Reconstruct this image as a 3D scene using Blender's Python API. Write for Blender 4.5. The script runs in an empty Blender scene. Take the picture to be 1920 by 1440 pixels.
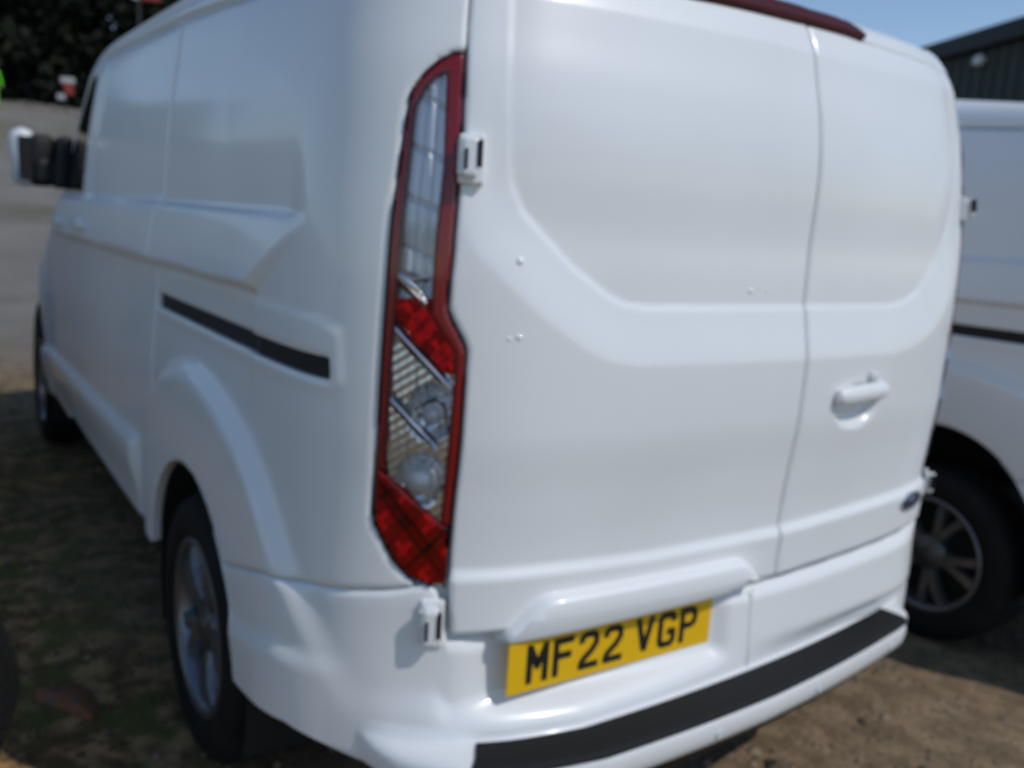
import bpy, bmesh, math, random
import numpy as np
from mathutils import Vector, Matrix, Euler
R_ = math.radians
sc = bpy.context.scene
# ------------------------------------------------------------------ camera
CAM = np.array([-1.496, -1.262, 1.418]); YAW, PITCH, ROLL, FPX = .585, -.187, .067, 1710.6
_cy, _sy, _cp, _sp = math.cos(YAW), math.sin(YAW), math.cos(PITCH), math.sin(PITCH)
_F = Vector((_sy*_cp, _cy*_cp, _sp)); _R = Vector((_cy, -_sy, 0)); _U = _R.cross(_F)
_R, _U = (math.cos(ROLL)*_R + math.sin(ROLL)*_U), (-math.sin(ROLL)*_R + math.cos(ROLL)*_U)
cam = bpy.data.cameras.new('camera'); cam_o = bpy.data.objects.new('camera', cam); sc.collection.objects.link(cam_o)
M = Matrix((_R, _U, -_F)).transposed().to_4x4(); M.translation = Vector(CAM); cam_o.matrix_world = M
cam.sensor_width = 36; cam.lens = FPX/1920*36; cam.clip_start = .05; cam.clip_end = 2000
cam.dof.use_dof = True; cam.dof.focus_distance = .62; cam.dof.aperture_fstop = 5.8
sc.camera = cam_o
# ------------------------------------------------------------------ sky, sun, exposure
SUN_AZ, SUN_EL = R_(152), R_(49)          # measured from +Y towards +X: behind and to the right of the van
w = bpy.data.worlds.new('World'); sc.world = w; w.use_nodes = True
nt = w.node_tree; sky = nt.nodes.new('ShaderNodeTexSky'); sky.sky_type = 'NISHITA'; sky.sun_disc = False
sky.sun_elevation = SUN_EL; sky.sun_rotation = SUN_AZ; sky.altitude = 2500; sky.air_density = 1.2; sky.dust_density = .0; sky.ozone_density = 1.5
nt.links.new(sky.outputs[0], nt.nodes['Background'].inputs[0]); nt.nodes['Background'].inputs[1].default_value = .125
sun = bpy.data.lights.new('sun', 'SUN'); sun.energy = 2.1; sun.angle = R_(.53); sun.color = (1, .97, .925)
sun_o = bpy.data.objects.new('sun', sun); sc.collection.objects.link(sun_o)
_d = Vector((math.sin(SUN_AZ)*math.cos(SUN_EL), math.cos(SUN_AZ)*math.cos(SUN_EL), math.sin(SUN_EL)))
sun_o.rotation_euler = _d.to_track_quat('Z', 'Y').to_euler(); sun_o.location = _d*30
sc.view_settings.view_transform = 'Standard'; sc.view_settings.look = 'None'
sc.view_settings.exposure = 0; sc.view_settings.gamma = 1; sc.view_settings.use_curve_mapping = False
sc.render.engine = 'CYCLES'; sc.cycles.use_denoising = True; sc.cycles.max_bounces = 8; sc.cycles.transparent_max_bounces = 12
sc.cycles.caustics_reflective = False; sc.cycles.caustics_refractive = False
sc.cycles.pixel_filter_type = 'BLACKMAN_HARRIS'; sc.cycles.filter_width = 1.8
rng = np.random.default_rng(7); random.seed(7)
# ------------------------------------------------------------------ materials
def mat(name, col, rough=.5, metal=0, coat=0, coatr=.03, spec=.5, noise=None, bump=None, rnoise=None):
    m = bpy.data.materials.new(name); m.use_nodes = True; n = m.node_tree; b = n.nodes['Principled BSDF']
    b.inputs['Base Color'].default_value = (*col, 1); b.inputs['Roughness'].default_value = rough; b.inputs['Metallic'].default_value = metal
    b.inputs['Coat Weight'].default_value = coat; b.inputs['Coat Roughness'].default_value = coatr; b.inputs['Specular IOR Level'].default_value = spec
    tc = None
    def noise_node(scale, detail=6):
        nonlocal tc
        if tc is None: tc = n.nodes.new('ShaderNodeTexCoord')
        t = n.nodes.new('ShaderNodeTexNoise'); t.inputs['Scale'].default_value = scale; t.inputs['Detail'].default_value = detail
        n.links.new(tc.outputs['Object'], t.inputs['Vector']); return t
    if noise:   # (scale, second colour, low, high)
        t = noise_node(noise[0]); r = n.nodes.new('ShaderNodeMapRange'); r.inputs[1].default_value = noise[2]; r.inputs[2].default_value = noise[3]
        mx = n.nodes.new('ShaderNodeMix'); mx.data_type = 'RGBA'; mx.inputs[6].default_value = (*col, 1); mx.inputs[7].default_value = (*noise[1], 1)
        n.links.new(t.outputs[0], r.inputs[0]); n.links.new(r.outputs[0], mx.inputs[0]); n.links.new(mx.outputs[2], b.inputs['Base Color'])
    if rnoise:
        t = noise_node(rnoise[0]); r = n.nodes.new('ShaderNodeMapRange'); r.inputs[3].default_value = rnoise[1]; r.inputs[4].default_value = rnoise[2]
        n.links.new(t.outputs[0], r.inputs[0]); n.links.new(r.outputs[0], b.inputs['Roughness'])
    if bump:
        t = noise_node(bump[0]); bp = n.nodes.new('ShaderNodeBump'); bp.inputs['Strength'].default_value = bump[1]; bp.inputs['Distance'].default_value = bump[2]
        n.links.new(t.outputs[0], bp.inputs['Height']); n.links.new(bp.outputs[0], b.inputs['Normal'])
    return m
PAINT = mat('white_paint', (.80, .80, .79), .34, coat=.38, coatr=.10, rnoise=(3, .28, .46), noise=(2.3, (.76, .757, .742), .42, .72), bump=(2.2, .05, .01))
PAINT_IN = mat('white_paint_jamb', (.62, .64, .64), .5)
BLACK = mat('black_plastic', (.012, .012, .013), .55, spec=.3)
BLACKT = mat('black_textured_tread', (.010, .0105, .011), .65, spec=.2, bump=(700, .3, .003))
DARK = mat('underbody_black', (.008, .008, .008), .8)
RUBBER = mat('tyre_rubber', (.009, .009, .009), .8, spec=.25, noise=(9, (.016, .015, .014), .5, .8))
ALLOY = mat('alloy', (.22, .225, .235), .34, metal=.8)
ALLOYD = mat('alloy_grey', (.12, .12, .125), .35, metal=.7)
CHROME = mat('chrome', (.85, .86, .88), .12, metal=1)
REFL = mat('lamp_reflector', (.90, .93, .98), .5, metal=.45)
REFLD = mat('lamp_dark_bowl', (.66, .66, .67), .2, metal=.9)
REFLEX = mat('red_prism', (.42, .003, .005), .22, metal=1)
RED = mat('red_lens', (.20, .003, .004), .25, coat=.35)
REDD = mat('dark_red_lens', (.030, .0012, .002), .16, coat=.6)
REDM = mat('brake_lamp_red', (.06, .003, .004), .45, spec=.2)
REDB = mat('red_reflex', (.42, .004, .004), .3)
GLASSD = mat('dark_glass', (.006, .007, .008), .06, coat=1, spec=.6)
YELLOW = mat('plate_yellow', (.82, .47, .002), .4, coat=.4)
PLBLACK = mat('plate_black', (.01, .01, .01), .4)
BADGE = mat('badge_blue', (.01, .02, .07), .2, coat=1)
def lens_mat():
    m = bpy.data.materials.new('clear_lens'); m.use_nodes = True; n = m.node_tree; n.nodes.remove(n.nodes['Principled BSDF'])
    t = n.nodes.new('ShaderNodeBsdfTransparent'); g = n.nodes.new('ShaderNodeBsdfGlossy'); g.inputs['Roughness'].default_value = .04
    f = n.nodes.new('ShaderNodeFresnel'); f.inputs[0].default_value = 1.45; x = n.nodes.new('ShaderNodeMixShader')
    n.links.new(f.outputs[0], x.inputs[0]); n.links.new(t.outputs[0], x.inputs[1]); n.links.new(g.outputs[0], x.inputs[2])
    n.links.new(x.outputs[0], n.nodes['Material Output'].inputs[0]); return m
LENS = lens_mat(); DROP = mat('water_drop', (.9, .9, .9), .05, spec=1)  # drops are coloured white so that they read as bright glints
# ------------------------------------------------------------------ object helpers
COL = sc.collection
def link(o, parent=None):
    COL.objects.link(o)
    if parent is not None: o.parent = parent
    return o
def empty(name, loc=(0, 0, 0), rz=0):
    o = bpy.data.objects.new(name, None); o.location = loc; o.rotation_euler = (0, 0, rz); o.empty_display_size = .2; return link(o)
def tag(o, label=None, cat=None, group=None, kind=None):
    if label: o['label'] = label
    if cat: o['category'] = cat
    if group: o['group'] = group
    if kind: o['kind'] = kind
    return o
def mesh_obj(name, verts, faces, material, parent=None, smooth=True, mats=None, midx=None):
    me = bpy.data.meshes.new(name); me.from_pydata([tuple(map(float, v)) for v in verts], [], [tuple(map(int, f)) for f in faces])
    for m_ in (mats or [material]): me.materials.append(m_)
    if midx is not None: me.polygons.foreach_set('material_index', np.asarray(midx, dtype=np.int32))
    if smooth: me.polygons.foreach_set('use_smooth', np.ones(len(me.polygons), dtype=bool))
    me.update(); return link(bpy.data.objects.new(name, me), parent)
class MB:
    """collects simple solids into one mesh"""
    def __init__(s): s.v = []; s.f = []
    def add(s, v, f):
        o = len(s.v); s.v += [tuple(p) for p in v]; s.f += [tuple(i+o for i in q) for q in f]; return s
    def box(s, c, d, rot=None, bev=0):
        x, y, z = d[0]/2, d[1]/2, d[2]/2; bm = bmesh.new(); bmesh.ops.create_cube(bm, size=1)
        for p in bm.verts: p.co = Vector((p.co.x*d[0], p.co.y*d[1], p.co.z*d[2]))
        if bev: bmesh.ops.bevel(bm, geom=bm.edges[:], offset=bev, segments=2, profile=.5, affect='EDGES')
        m = (rot.to_matrix() if isinstance(rot, Euler) else rot) if rot is not None else Matrix.Identity(3)
        s.add([m @ p.co + Vector(c) for p in bm.verts], [[q.index for q in f.verts] for f in bm.faces]); bm.free(); return s
    def tube(s, p, q, r0, r1=None, n=10, cap=True):
        p, q = Vector(p), Vector(q); r1 = r0 if r1 is None else r1; a = (q-p).normalized(); u = a.orthogonal().normalized(); w_ = a.cross(u)
        v = [p+(u*math.cos(t)+w_*math.sin(t))*r0 for t in [2*math.pi*i/n for i in range(n)]]
        v += [q+(u*math.cos(t)+w_*math.sin(t))*r1 for t in [2*math.pi*i/n for i in range(n)]]
        f = [(i, (i+1) % n, n+(i+1) % n, n+i) for i in range(n)]
        if cap: f += [tuple(range(n-1, -1, -1)), tuple(range(n, 2*n))]
        return s.add(v, f)
    def lathe(s, prof, n=64, closed=False):   # profile (radius, x) turned about the X axis
        k = len(prof); v = [(x, r*math.cos(2*math.pi*i/n), r*math.sin(2*math.pi*i/n)) for i in range(n) for r, x in prof]
        f = [(i*k+j, ((i+1) % n)*k+j, ((i+1) % n)*k+(j+1) % k, i*k+(j+1) % k) for i in range(n) for j in range(k if closed else k-1)]
        return s.add(v, f)
    def build(s, name, material, parent=None, smooth=False):
        o = mesh_obj(name, s.v, s.f, material, parent, smooth)
        bm = bmesh.new(); bm.from_mesh(o.data); bmesh.ops.recalc_face_normals(bm, faces=bm.faces); bm.to_mesh(o.data); bm.free(); return o
# ------------------------------------------------------------------ van body surface: S(q, v), q along the plan outline from the rear centre, v up
def interp1(x, xp, fp):
    xp = np.asarray(xp, float); fp = np.asarray(fp, float); x = np.clip(np.asarray(x, float), xp[0], xp[-1])
    h = np.diff(xp); d = np.diff(fp)/h; m = np.zeros(len(xp))
    for i in range(1, len(xp)-1):
        if d[i-1]*d[i] > 0:
            w1 = 2*h[i]+h[i-1]; w2 = h[i]+2*h[i-1]; m[i] = (w1+w2)/(w1/d[i-1]+w2/d[i])
    m[0] = d[0]; m[-1] = d[-1]
    i = np.clip(np.searchsorted(xp, x, side='right')-1, 0, len(h)-1); s = (x-xp[i])/h[i]
    return (1+2*s)*(1-s)**2*fp[i]+s*(1-s)**2*h[i]*m[i]+s*s*(3-2*s)*fp[i+1]+s*s*(s-1)*h[i]*m[i+1]
PLAN = np.array([(0,0),(.2,.003),(.4,.014),(.55,.028),(.64,.045),(.72,.075),(.79,.118),(.845,.168),(.885,.23),(.908,.30),(.920,.40),(.928,.6),(.932,.9),(.936,1.4),(.94,2.2),(.94,3.0),(.935,3.8),(.91,4.4),(.85,4.75),(.7,4.98),(.45,5.08),(.2,5.12),(0,5.13)])
def _dense():
    P = np.vstack([PLAN[1]*[-1, 1], PLAN, PLAN[-2]*[-1, 1]]); out = []
    for i in range(1, len(P)-2):
        p0, p1, p2, p3 = P[i-1:i+3]; t0 = 0; t1 = np.sqrt(np.linalg.norm(p1-p0)); t2 = t1+np.sqrt(np.linalg.norm(p2-p1)); t3 = t2+np.sqrt(np.linalg.norm(p3-p2))
        t = np.linspace(t1, t2, 40, endpoint=False)[:, None]
        A1 = (t1-t)/(t1-t0)*p0+(t-t0)/(t1-t0)*p1; A2 = (t2-t)/(t2-t1)*p1+(t-t1)/(t2-t1)*p2; A3 = (t3-t)/(t3-t2)*p2+(t-t2)/(t3-t2)*p3
        B1 = (t2-t)/(t2-t0)*A1+(t-t0)/(t2-t0)*A2; B2 = (t3-t)/(t3-t1)*A2+(t-t1)/(t3-t1)*A3
        out.append((t2-t)/(t2-t1)*B1+(t-t1)/(t2-t1)*B2)
    out.append(PLAN[-1:]); D = np.vstack(out)
    s = np.concatenate([[0], np.cumsum(np.linalg.norm(np.diff(D, axis=0), axis=1))])
    sq = np.linspace(0, s[-1], 2600); X = np.interp(sq, s, D[:, 0]); Y = np.interp(sq, s, D[:, 1]); k = 25
    Xe = np.concatenate([-X[k:0:-1], X, -X[-2:-k-2:-1]]); Ye = np.concatenate([Y[k:0:-1], Y, Y[-2:-k-2:-1]])
    w_ = np.hanning(2*k+1); w_ /= w_.sum(); return sq, np.convolve(Xe, w_, 'valid'), np.convolve(Ye, w_, 'valid')
SQ, SX, SY = _dense(); QMAX = SQ[-1]
def plan(q):
    a = np.abs(q); return np.sign(q)*np.interp(a, SQ, SX), np.interp(a, SQ, SY)
def sstep(a, b, x):
    t = np.clip((x-a)/(b-a), 0, 1); return t*t*(3-2*t)
def lin(x, xp, fp): return np.interp(x, xp, fp)
def WX(v): return interp1(v, [.2,.4,.64,1.05,1.35,1.48,1.61,1.74,1.84,1.88,1.93,1.97,2.0,2.02,2.03,2.036], np.array([.915,.932,.94,.936,.926,.913,.898,.876,.855,.845,.825,.79,.74,.62,.4,0])/.936)
def TR(v): return interp1(v, [.2,.40,.66,.80,.905,1.03,1.25,1.4,1.56,1.65,1.725,1.84,1.90,1.95,1.98,2.0,2.02,2.036], [.02,.005,.02,.016,.008,-.004,-.006,-.002,.014,.028,.047,.076,.095,.12,.16,.25,.6,1.6])
def LF(v): return interp1(v, [.2,.5,.8,.95,1.05,1.15,1.25,1.4,1.6,1.8,1.9,1.96,2.0,2.02,2.036], [5.05,5.13,5.08,5.0,4.88,4.6,4.35,4.12,3.82,3.52,3.36,3.22,3.0,2.8,2.6])
def S(q, v):
    q = np.asarray(q, float); v = np.asarray(v, float); x, y = plan(q)
    k = (LF(v)-2.4)/(5.13-2.4); y2 = np.where(y > 2.4, 2.4+(y-2.4)*k, y)
    wr = np.clip(1-y/.9, 0, 1)**1.5; wr2 = np.where(v > 1.96, np.clip(1-y/2.4, 0, 1), wr)
    y2 = y2+TR(v)*wr2; kz = .55+.45*sstep(0, 1.6, y); z = np.where(v > 1.78, 1.78+(v-1.78)*kz, v)
    return np.stack(np.broadcast_arrays(x*WX(v), y2, z), -1)
def SN(q, v):
    e = 2e-3; n = np.cross(S(q+e, v)-S(q-e, v), S(q, v+e)-S(q, v-e)); return n/np.maximum(np.linalg.norm(n, axis=-1, keepdims=True), 1e-9)
def sd_poly(px, py, poly):
    poly = np.asarray(poly, float); d = np.full(px.shape, 1e9); inside = np.zeros(px.shape, bool)
    for (x0, y0), (x1, y1) in zip(poly, np.roll(poly, -1, 0)):
        ex, ey = x1-x0, y1-y0; t = np.clip(((px-x0)*ex+(py-y0)*ey)/max(ex*ex+ey*ey, 1e-12), 0, 1)
        d = np.minimum(d, np.hypot(px-x0-t*ex, py-y0-t*ey))
        c = ((y0 > py) != (y1 > py)); xi = x0+(py-y0)*ex/(ey if abs(ey) > 1e-12 else 1e-12); inside ^= c & (px < xi)
    return np.where(inside, d, -d)
# --- relief pressed into the panels (metres along the surface normal)
WINDOW = [(-.70,1.97),(-.685,1.587),(-.670,1.467),(-.641,1.417),(-.535,1.329),(-.45,1.276),(-.41,1.260),(-.365,1.254),(.40,1.256),(.46,1.266),(.522,1.291),(.607,1.367),(.655,1.44),(.672,1.50),(.69,1.6),(.705,1.97)]
def d_rear(q, v):
    s = sd_poly(q, v, WINDOW)
    rec = np.clip((s+.105)/.105, 0, 1); rec = np.where(s > 0, 1, rec*rec*(3-2*rec)*.25+rec*.75)
    top = 1-sstep(1.80, 1.86, v)
    d = -.021*rec*(1-.75*sstep(1.36, 1.60, v))-.006*sstep(-.001, .006, s)*(1-.6*sstep(1.40, 1.55, v))
    cr = lin(q, [-.8,-.556,-.309,.084,.569,.8], [.775,.773,.768,.773,.796,.81])
    d += .012*(1-sstep(-.020, .003, v-cr))
    r = np.sqrt(((q-.285)/.085)**2+((v-1.036)/.052)**2); d -= .026*(1-sstep(.62, 1.04, r))   # handle cup
    return d
FLARE = [(1.44,.2),(1.44,.70),(1.36,.86),(1.22,.94),(1.07,.976),(.95,.985),(.84,.975),(.70,.948),(.56,.90),(.47,.845),(.40,.78),(.31,.68),(.22,.56),(.12,.42),(.12,.2)]
def d_side(y, v):
    bead = lin(y, [.3,1.4,2.7,3.9], [1.374,1.369,1.350,1.335]); low = lin(y, [.3,.56,1.44,2.5,3.96], [1.24,1.236,1.221,1.203,1.178])
    yend = lin(v, [1.2,1.236,1.36,1.40,1.85], [.57,.56,.36,.33,.25]); fr = 1-sstep(3.5, 3.95, y)
    fade = sstep(-.02, .03, y-yend)*fr
    up = v-bead; dn = low-v
    pil = y-lin(v, [1.2,1.45,1.902], [2.838,2.795,2.662])
    d = -sstep(0, .017, up)*(.016*(1-np.clip((up-.02)/lin(y, [.33,.9], [.16,.40]), 0, 1))*sstep(.33, .46, y)+.006*(1-sstep(1.76, 1.85, v))*sstep(.3, 1.6, y))
    d += .014*sstep(-.120, -.080, pil)*sstep(0, .02, up)*(1-sstep(1.80, 1.86, v))*(1-sstep(.0, .05, pil))
    band = np.clip((bead-v)/np.maximum(bead-low, .01), 0, 1)
    d += fade*np.where(dn < 0, .022*band, .022*(1-sstep(0, .013, dn))-.012*sstep(0, .013, dn)*(1-sstep(.03, .32, dn)))
    s = sd_poly(y, v, FLARE); d += .034*sstep(-.04, .025, s)*sstep(.15, .42, y)
    s2 = sd_poly(-(y-4.24)+.94, v, FLARE); d += .02*sstep(-.045, .03, s2)
    c2 = lin(y, [.1,.21,.35,.62,.8], [.57,.562,.562,.505,.45]); d += .014*(1-sstep(-.020, .022, v-c2))*sstep(.16, .34, y)*(1-sstep(.5, .75, y))
    tr = lin(y, [1.6,3.9], [.668,.602]); m = sstep(1.60, 1.66, y)*(1-sstep(3.8, 3.95, y)); e = tr-v
    d += m*.030*sstep(-.004, .024, e)*(1-.75*sstep(.04, .22, e))
    RC = [(2.3,1.18),(1.4,1.19),(.70,1.212),(.27,1.205),(.225,1.19),(.215,1.10),(.235,1.082),(.5,1.075),(2.3,1.055)]
    d += .0035*sstep(-.010, .006, sd_poly(y, v, RC))*sstep(.1, .2, y)*(1-sstep(1.3, 1.46, y))
    return d
def gutter(y): return lin(y, [.15,.5,.9,1.77,2.8], [1.862,1.862,1.866,1.886,1.905])
def relief(q, v):
    P = S(q, v); y = P[..., 1]; wr = sstep(.80, .70, np.abs(q)); d = wr*d_rear(q, v)
    side = (np.abs(q) > .80) & (y < 4.6); d = d+np.where(side, d_side(y, v)*sstep(.80, .90, np.abs(q)), 0)
    d = d-.024*np.exp(-((v-gutter(y))/.010)**2)*sstep(.86, 1.0, np.abs(q))*(1-sstep(2.6, 3.1, y))
    return d
# --- a panel: the part of the surface inside a signed-distance region, with rolled edges and a flange turned inwards
def panel(name, region, q0, q1, v0, v1, step, material, parent, off=0, gap=.002, flange=.022, roll=.004, rel=relief, stepv=None):
    nq = max(2, int((q1-q0)/step)); nv = max(2, int((v1-v0)/(stepv or step))); qs = np.linspace(q0, q1, nq+1); vs = np.linspace(v0, v1, nv+1)
    Q, V = np.meshgrid(qs, vs, indexing='ij'); sd = region(Q, V)-gap; n1 = nv+1
    ins = sd > 0; cnt = ins[:-1, :-1].astype(int)+ins[1:, :-1]+ins[1:, 1:]+ins[:-1, 1:]
    idx = -np.ones(sd.shape, int); idx[ins] = np.arange(ins.sum()); pq = list(Q[ins]); pv = list(V[ins]); faces = []; edges = []; cut = {}
    fi, fj = np.nonzero(cnt == 4); faces = np.stack([idx[fi, fj], idx[fi+1, fj], idx[fi+1, fj+1], idx[fi, fj+1]], 1).tolist()
    for i, j in zip(*np.nonzero((cnt > 0) & (cnt < 4))):
        cs = [(i, j), (i+1, j), (i+1, j+1), (i, j+1)]; poly = []; isnew = []
        for a, b in zip(cs, cs[1:]+cs[:1]):
            if ins[a]: poly.append(idx[a]); isnew.append(False)
            if ins[a] != ins[b]:
                k = (a, b) if a < b else (b, a)
                if k not in cut:
                    t = sd[k[0]]/(sd[k[0]]-sd[k[1]]); cut[k] = len(pq); pq.append(Q[k[0]]*(1-t)+Q[k[1]]*t); pv.append(V[k[0]]*(1-t)+V[k[1]]*t)
                poly.append(cut[k]); isnew.append(True)
        if len(poly) >= 3:
            faces.append(poly); m = len(poly)
            for t in range(m):
                if isnew[t] and isnew[(t+1) % m]: edges.append((poly[t], poly[(t+1) % m]))
    pq = np.array(pq); pv = np.array(pv); sdv = np.maximum(region(pq, pv)-gap, 0); N = SN(pq, pv)
    r = np.clip(roll-sdv, 0, roll); dep = roll-np.sqrt(np.maximum(roll*roll-r*r, 0)) if roll else 0
    P = S(pq, pv)+N*(np.zeros(len(pq))+(rel(pq, pv) if rel else 0)+off-dep)[:, None]
    verts = P.tolist()
    if flange:
        mp = {}
        def fl(k):
            if k not in mp:
                mp[k] = len(verts); verts.append(P[k].tolist()); verts.append((P[k]-N[k]*flange).tolist())
            return mp[k]
        for a, b in edges: ka, kb = fl(a), fl(b); faces.append([kb, ka, ka+1, kb+1])
    return mesh_obj(name, verts, faces, material, parent)
def Yq(q, v): return S(q, v)[..., 1]
QY = lambda y: float(np.interp(y, SY, SQ))
LAMP = [(.767,1.672),(.788,1.670),(.812,1.657),(.832,1.639),(.848,1.62),(.858,1.60),(.864,1.524),(.870,1.40),(.870,1.13),(.867,.876),(.861,.851),(.823,.788),(.791,.755),(.756,.742),(.718,.738),(.720,.886),(.720,1.084),(.722,1.176),(.728,1.193),(.752,1.232),(.759,1.25),(.760,1.28),(.758,1.337),(.761,1.547)]
EDGE = [(.767,1.845),(.767,1.705),(.761,1.547),(.758,1.337),(.760,1.28),(.759,1.25),(.752,1.232),(.728,1.193),(.722,1.176),(.720,.886),(.717,.736)]
TOPD = [(.6,1.869),(.3,1.885)]
DOOR_L = [(-a, b) for a, b in EDGE]+[(-.708,.65),(-.3,.651),(.085,.655),(.085,1.893)]+[(-a, b) for a, b in TOPD[::-1]]
DOOR_R = [(.085,1.893),(.085,.655),(.18,.661),(.40,.672),(.61,.684),(.708,.690)]+EDGE[::-1]+TOPD
SEAM = [(.717,.742),(.756,.746),(.814,.731),(.905,.718),(1.123,.691),(1.487,.588),(1.62,.55)]
QUARTER = [(.767,1.85),(.9,1.861),(1.10,1.862),(1.54,1.864),(2.188,1.878),(2.188,.42),(1.95,.42)]+[(a, b) for a, b in SEAM[::-1]]+[(.720,.886),(.722,1.176),(.760,1.28)]
ARCH_Y, ARCH_Z, ARCH_R, WB = .94, .345, .412, 3.3
def arch(y, v, c): return np.minimum(np.hypot(y-c, v-ARCH_Z)-ARCH_R, np.hypot(y-c+.02, v-.1)-.45)
SLOT = [(.245,1.141),(1.437,1.129),(1.437,1.091),(.240,1.104)]
def reg_quarter(q, v):
    a = np.abs(q); y = Yq(q, v); s = sd_poly(a, v, QUARTER)
    for o in (sd_poly(a, v, LAMP), -arch(y, v, ARCH_Y), sd_poly(y, v, SLOT)): s = np.minimum(s, -o)
    return s
SLIDE = [(1.457,.405),(1.457,1.876),(2.662,1.902),(2.795,1.45),(2.838,1.2),(2.838,.395)]
FDOOR = [(2.842,.40),(2.842,1.2),(2.80,1.45),(2.667,1.902),(3.03,1.90),(3.5,1.64),(3.86,1.37),(3.93,1.2),(3.86,.80),(3.76,.60),(3.74,.40)]
FWIN = [(2.90,1.375),(2.78,1.83),(3.02,1.845),(3.42,1.62),(3.70,1.385)]
def reg_slide(q, v): return sd_poly(Yq(q, v), v, SLIDE)
def reg_fdoor(q, v): y = Yq(q, v); return np.minimum(sd_poly(y, v, FDOOR), -sd_poly(y, v, FWIN))
def reg_fwin(q, v): return sd_poly(Yq(q, v), v, FWIN)
SCREEN = [(-.72,1.22),(-.60,1.86),(.60,1.86),(.72,1.22)]
def reg_front(q, v):
    P = S(q, v); y = P[..., 1]; s = np.minimum(np.minimum(1.895-v, v-.36), y-2.70)
    s = np.minimum(s, -sd_poly(y, v, FDOOR)); s = np.minimum(s, arch(y, v, ARCH_Y+WB)); s = np.minimum(s, np.where(v < 1.9, y-lin(v, [.3,1.2,1.45,1.9], [3.2,3.2,2.81,2.68]), s))
    return np.minimum(s, np.where(np.abs(q) > QY(4.5), -sd_poly(P[..., 0], v, SCREEN), 1))
def reg_screen(q, v): return np.where(np.abs(q) > QY(4.5), sd_poly(S(q, v)[..., 0], v, SCREEN), -1)
BRAKE = [(-.31,1.887),(-.295,1.915),(-.25,1.945),(0,1.958),(.25,1.945),(.295,1.915),(.31,1.887),(0,1.894)]
def reg_roof(q, v):
    P = S(q, v); a = np.abs(q); low = np.where(a < .77, lin(a, [0,.3,.6,.77], [1.893,1.885,1.869,1.845]), lin(a, [.77,.9,1.1,1.54,2.19,3.4,4.0], [1.85,1.861,1.862,1.864,1.878,1.902,1.90]))
    return np.minimum(v-low, -sd_poly(q, v, BRAKE))
def bnd(f, lo, hi): return lambda q, v: f(q, v)
# ------------------------------------------------------------------ parts of the van
def wheel_parts(parent):
    """an alloy wheel built about the origin, outer face towards -x"""
    t = MB().lathe([(.212,-.095),(.235,-.112),(.27,-.120),(.30,-.118),(.322,-.105),(.333,-.085),(.335,0),(.333,.085),(.318,.107),(.27,.115),(.22,.10),(.212,.08)], 80).build('tyre', RUBBER, parent, True)
    g = MB()
    for i in range(72):
        a = 2*math.pi*i/72
        for xo, tilt in ((-.055, .25), (.0, -.25), (.055, .25)):
            m = Matrix.Rotation(a, 3, 'X') @ Matrix.Rotation(tilt, 3, 'Z'); c = Matrix.Rotation(a, 3, 'X') @ Vector((xo, 0, .335)); g.box(c, (.042, .021, .010), m)
    tr = g.build('tread_blocks', RUBBER, t)
    MB().lathe([(.225,-.102),(.228,-.108),(.214,-.112),(.206,-.100),(.198,-.075),(.195,.07),(.215,.09)], 72).build('rim', ALLOY, parent, True)
    MB().lathe([(.196,-.02),(.10,-.03),(.0,-.03)], 48).build('brake_disc', DARK, parent, True)
    for i in range(5):
        s = MB(); a0 = 2*math.pi*i/5
        for da in (-.15, .15):
            prof = [(.045,.024,-.083),(.10,.020,-.094),(.15,.019,-.099),(.205,.024,-.094)]; v = []; f = []
            for k, (r, hw, x) in enumerate(prof):
                a = a0+da*(.55+1.0*(r-.045)/.16); rot = Matrix.Rotation(a, 3, 'X')
                for (yy, xx) in ((-hw, x+.028), (-hw*.7, x), (hw*.7, x), (hw, x+.028)): v.append(rot @ Vector((xx, yy, r)))
            for k in range(3):
                for j in range(4): f.append((k*4+j, k*4+(j+1) % 4, k*4+4+(j+1) % 4, k*4+4+j))
            f += [(0, 3, 2, 1), (12, 13, 14, 15)]; s.add(v, f)
        s.build('spoke', ALLOY, parent)
    MB().lathe([(.0,-.100),(.028,-.100),(.034,-.094),(.060,-.090),(.072,-.080),(.072,-.04)], 40).build('hub_cap', ALLOYD, parent, True)
def plate_strokes():
    W, H, T = .050, .079, .0135
    def st(*pts): return pts
    h = T/2
    return dict(M=[st((h,0),(h,H)), st((h,H-.004),(W/2,H*.42),(W-h,H-.004)), st((W-h,H),(W-h,0))],
        F=[st((h,0),(h,H)), st((0,H-h),(W-.002,H-h)), st((h,H*.53),(W*.86,H*.53))],
        V=[st((h*.9,H),(W/2,.006)), st((W/2,.006),(W-h*.9,H))],
        P=[st((h,0),(h,H)), st((h,H-h),(W*.60,H-h),(W*.80,H*.86),(W-h,H*.72),(W*.80,H*.53),(W*.60,H*.47),(h,H*.47))],
        G=[st((W-h,H*.70),(W-h,H*.82),(W*.74,H-h),(W*.26,H-h),(h,H*.82),(h,H*.18),(W*.26,h),(W*.74,h),(W-h,H*.18),(W-h,H*.43),(W*.52,H*.43))],
        **{'2': [st((h,H*.70),(h,H*.80),(W*.28,H-h),(W*.72,H-h),(W-h,H*.82),(W-h,H*.66),(W*.66,H*.48),(h*1.5,H*.24),(h,h),(W,h))]}), T
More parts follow.
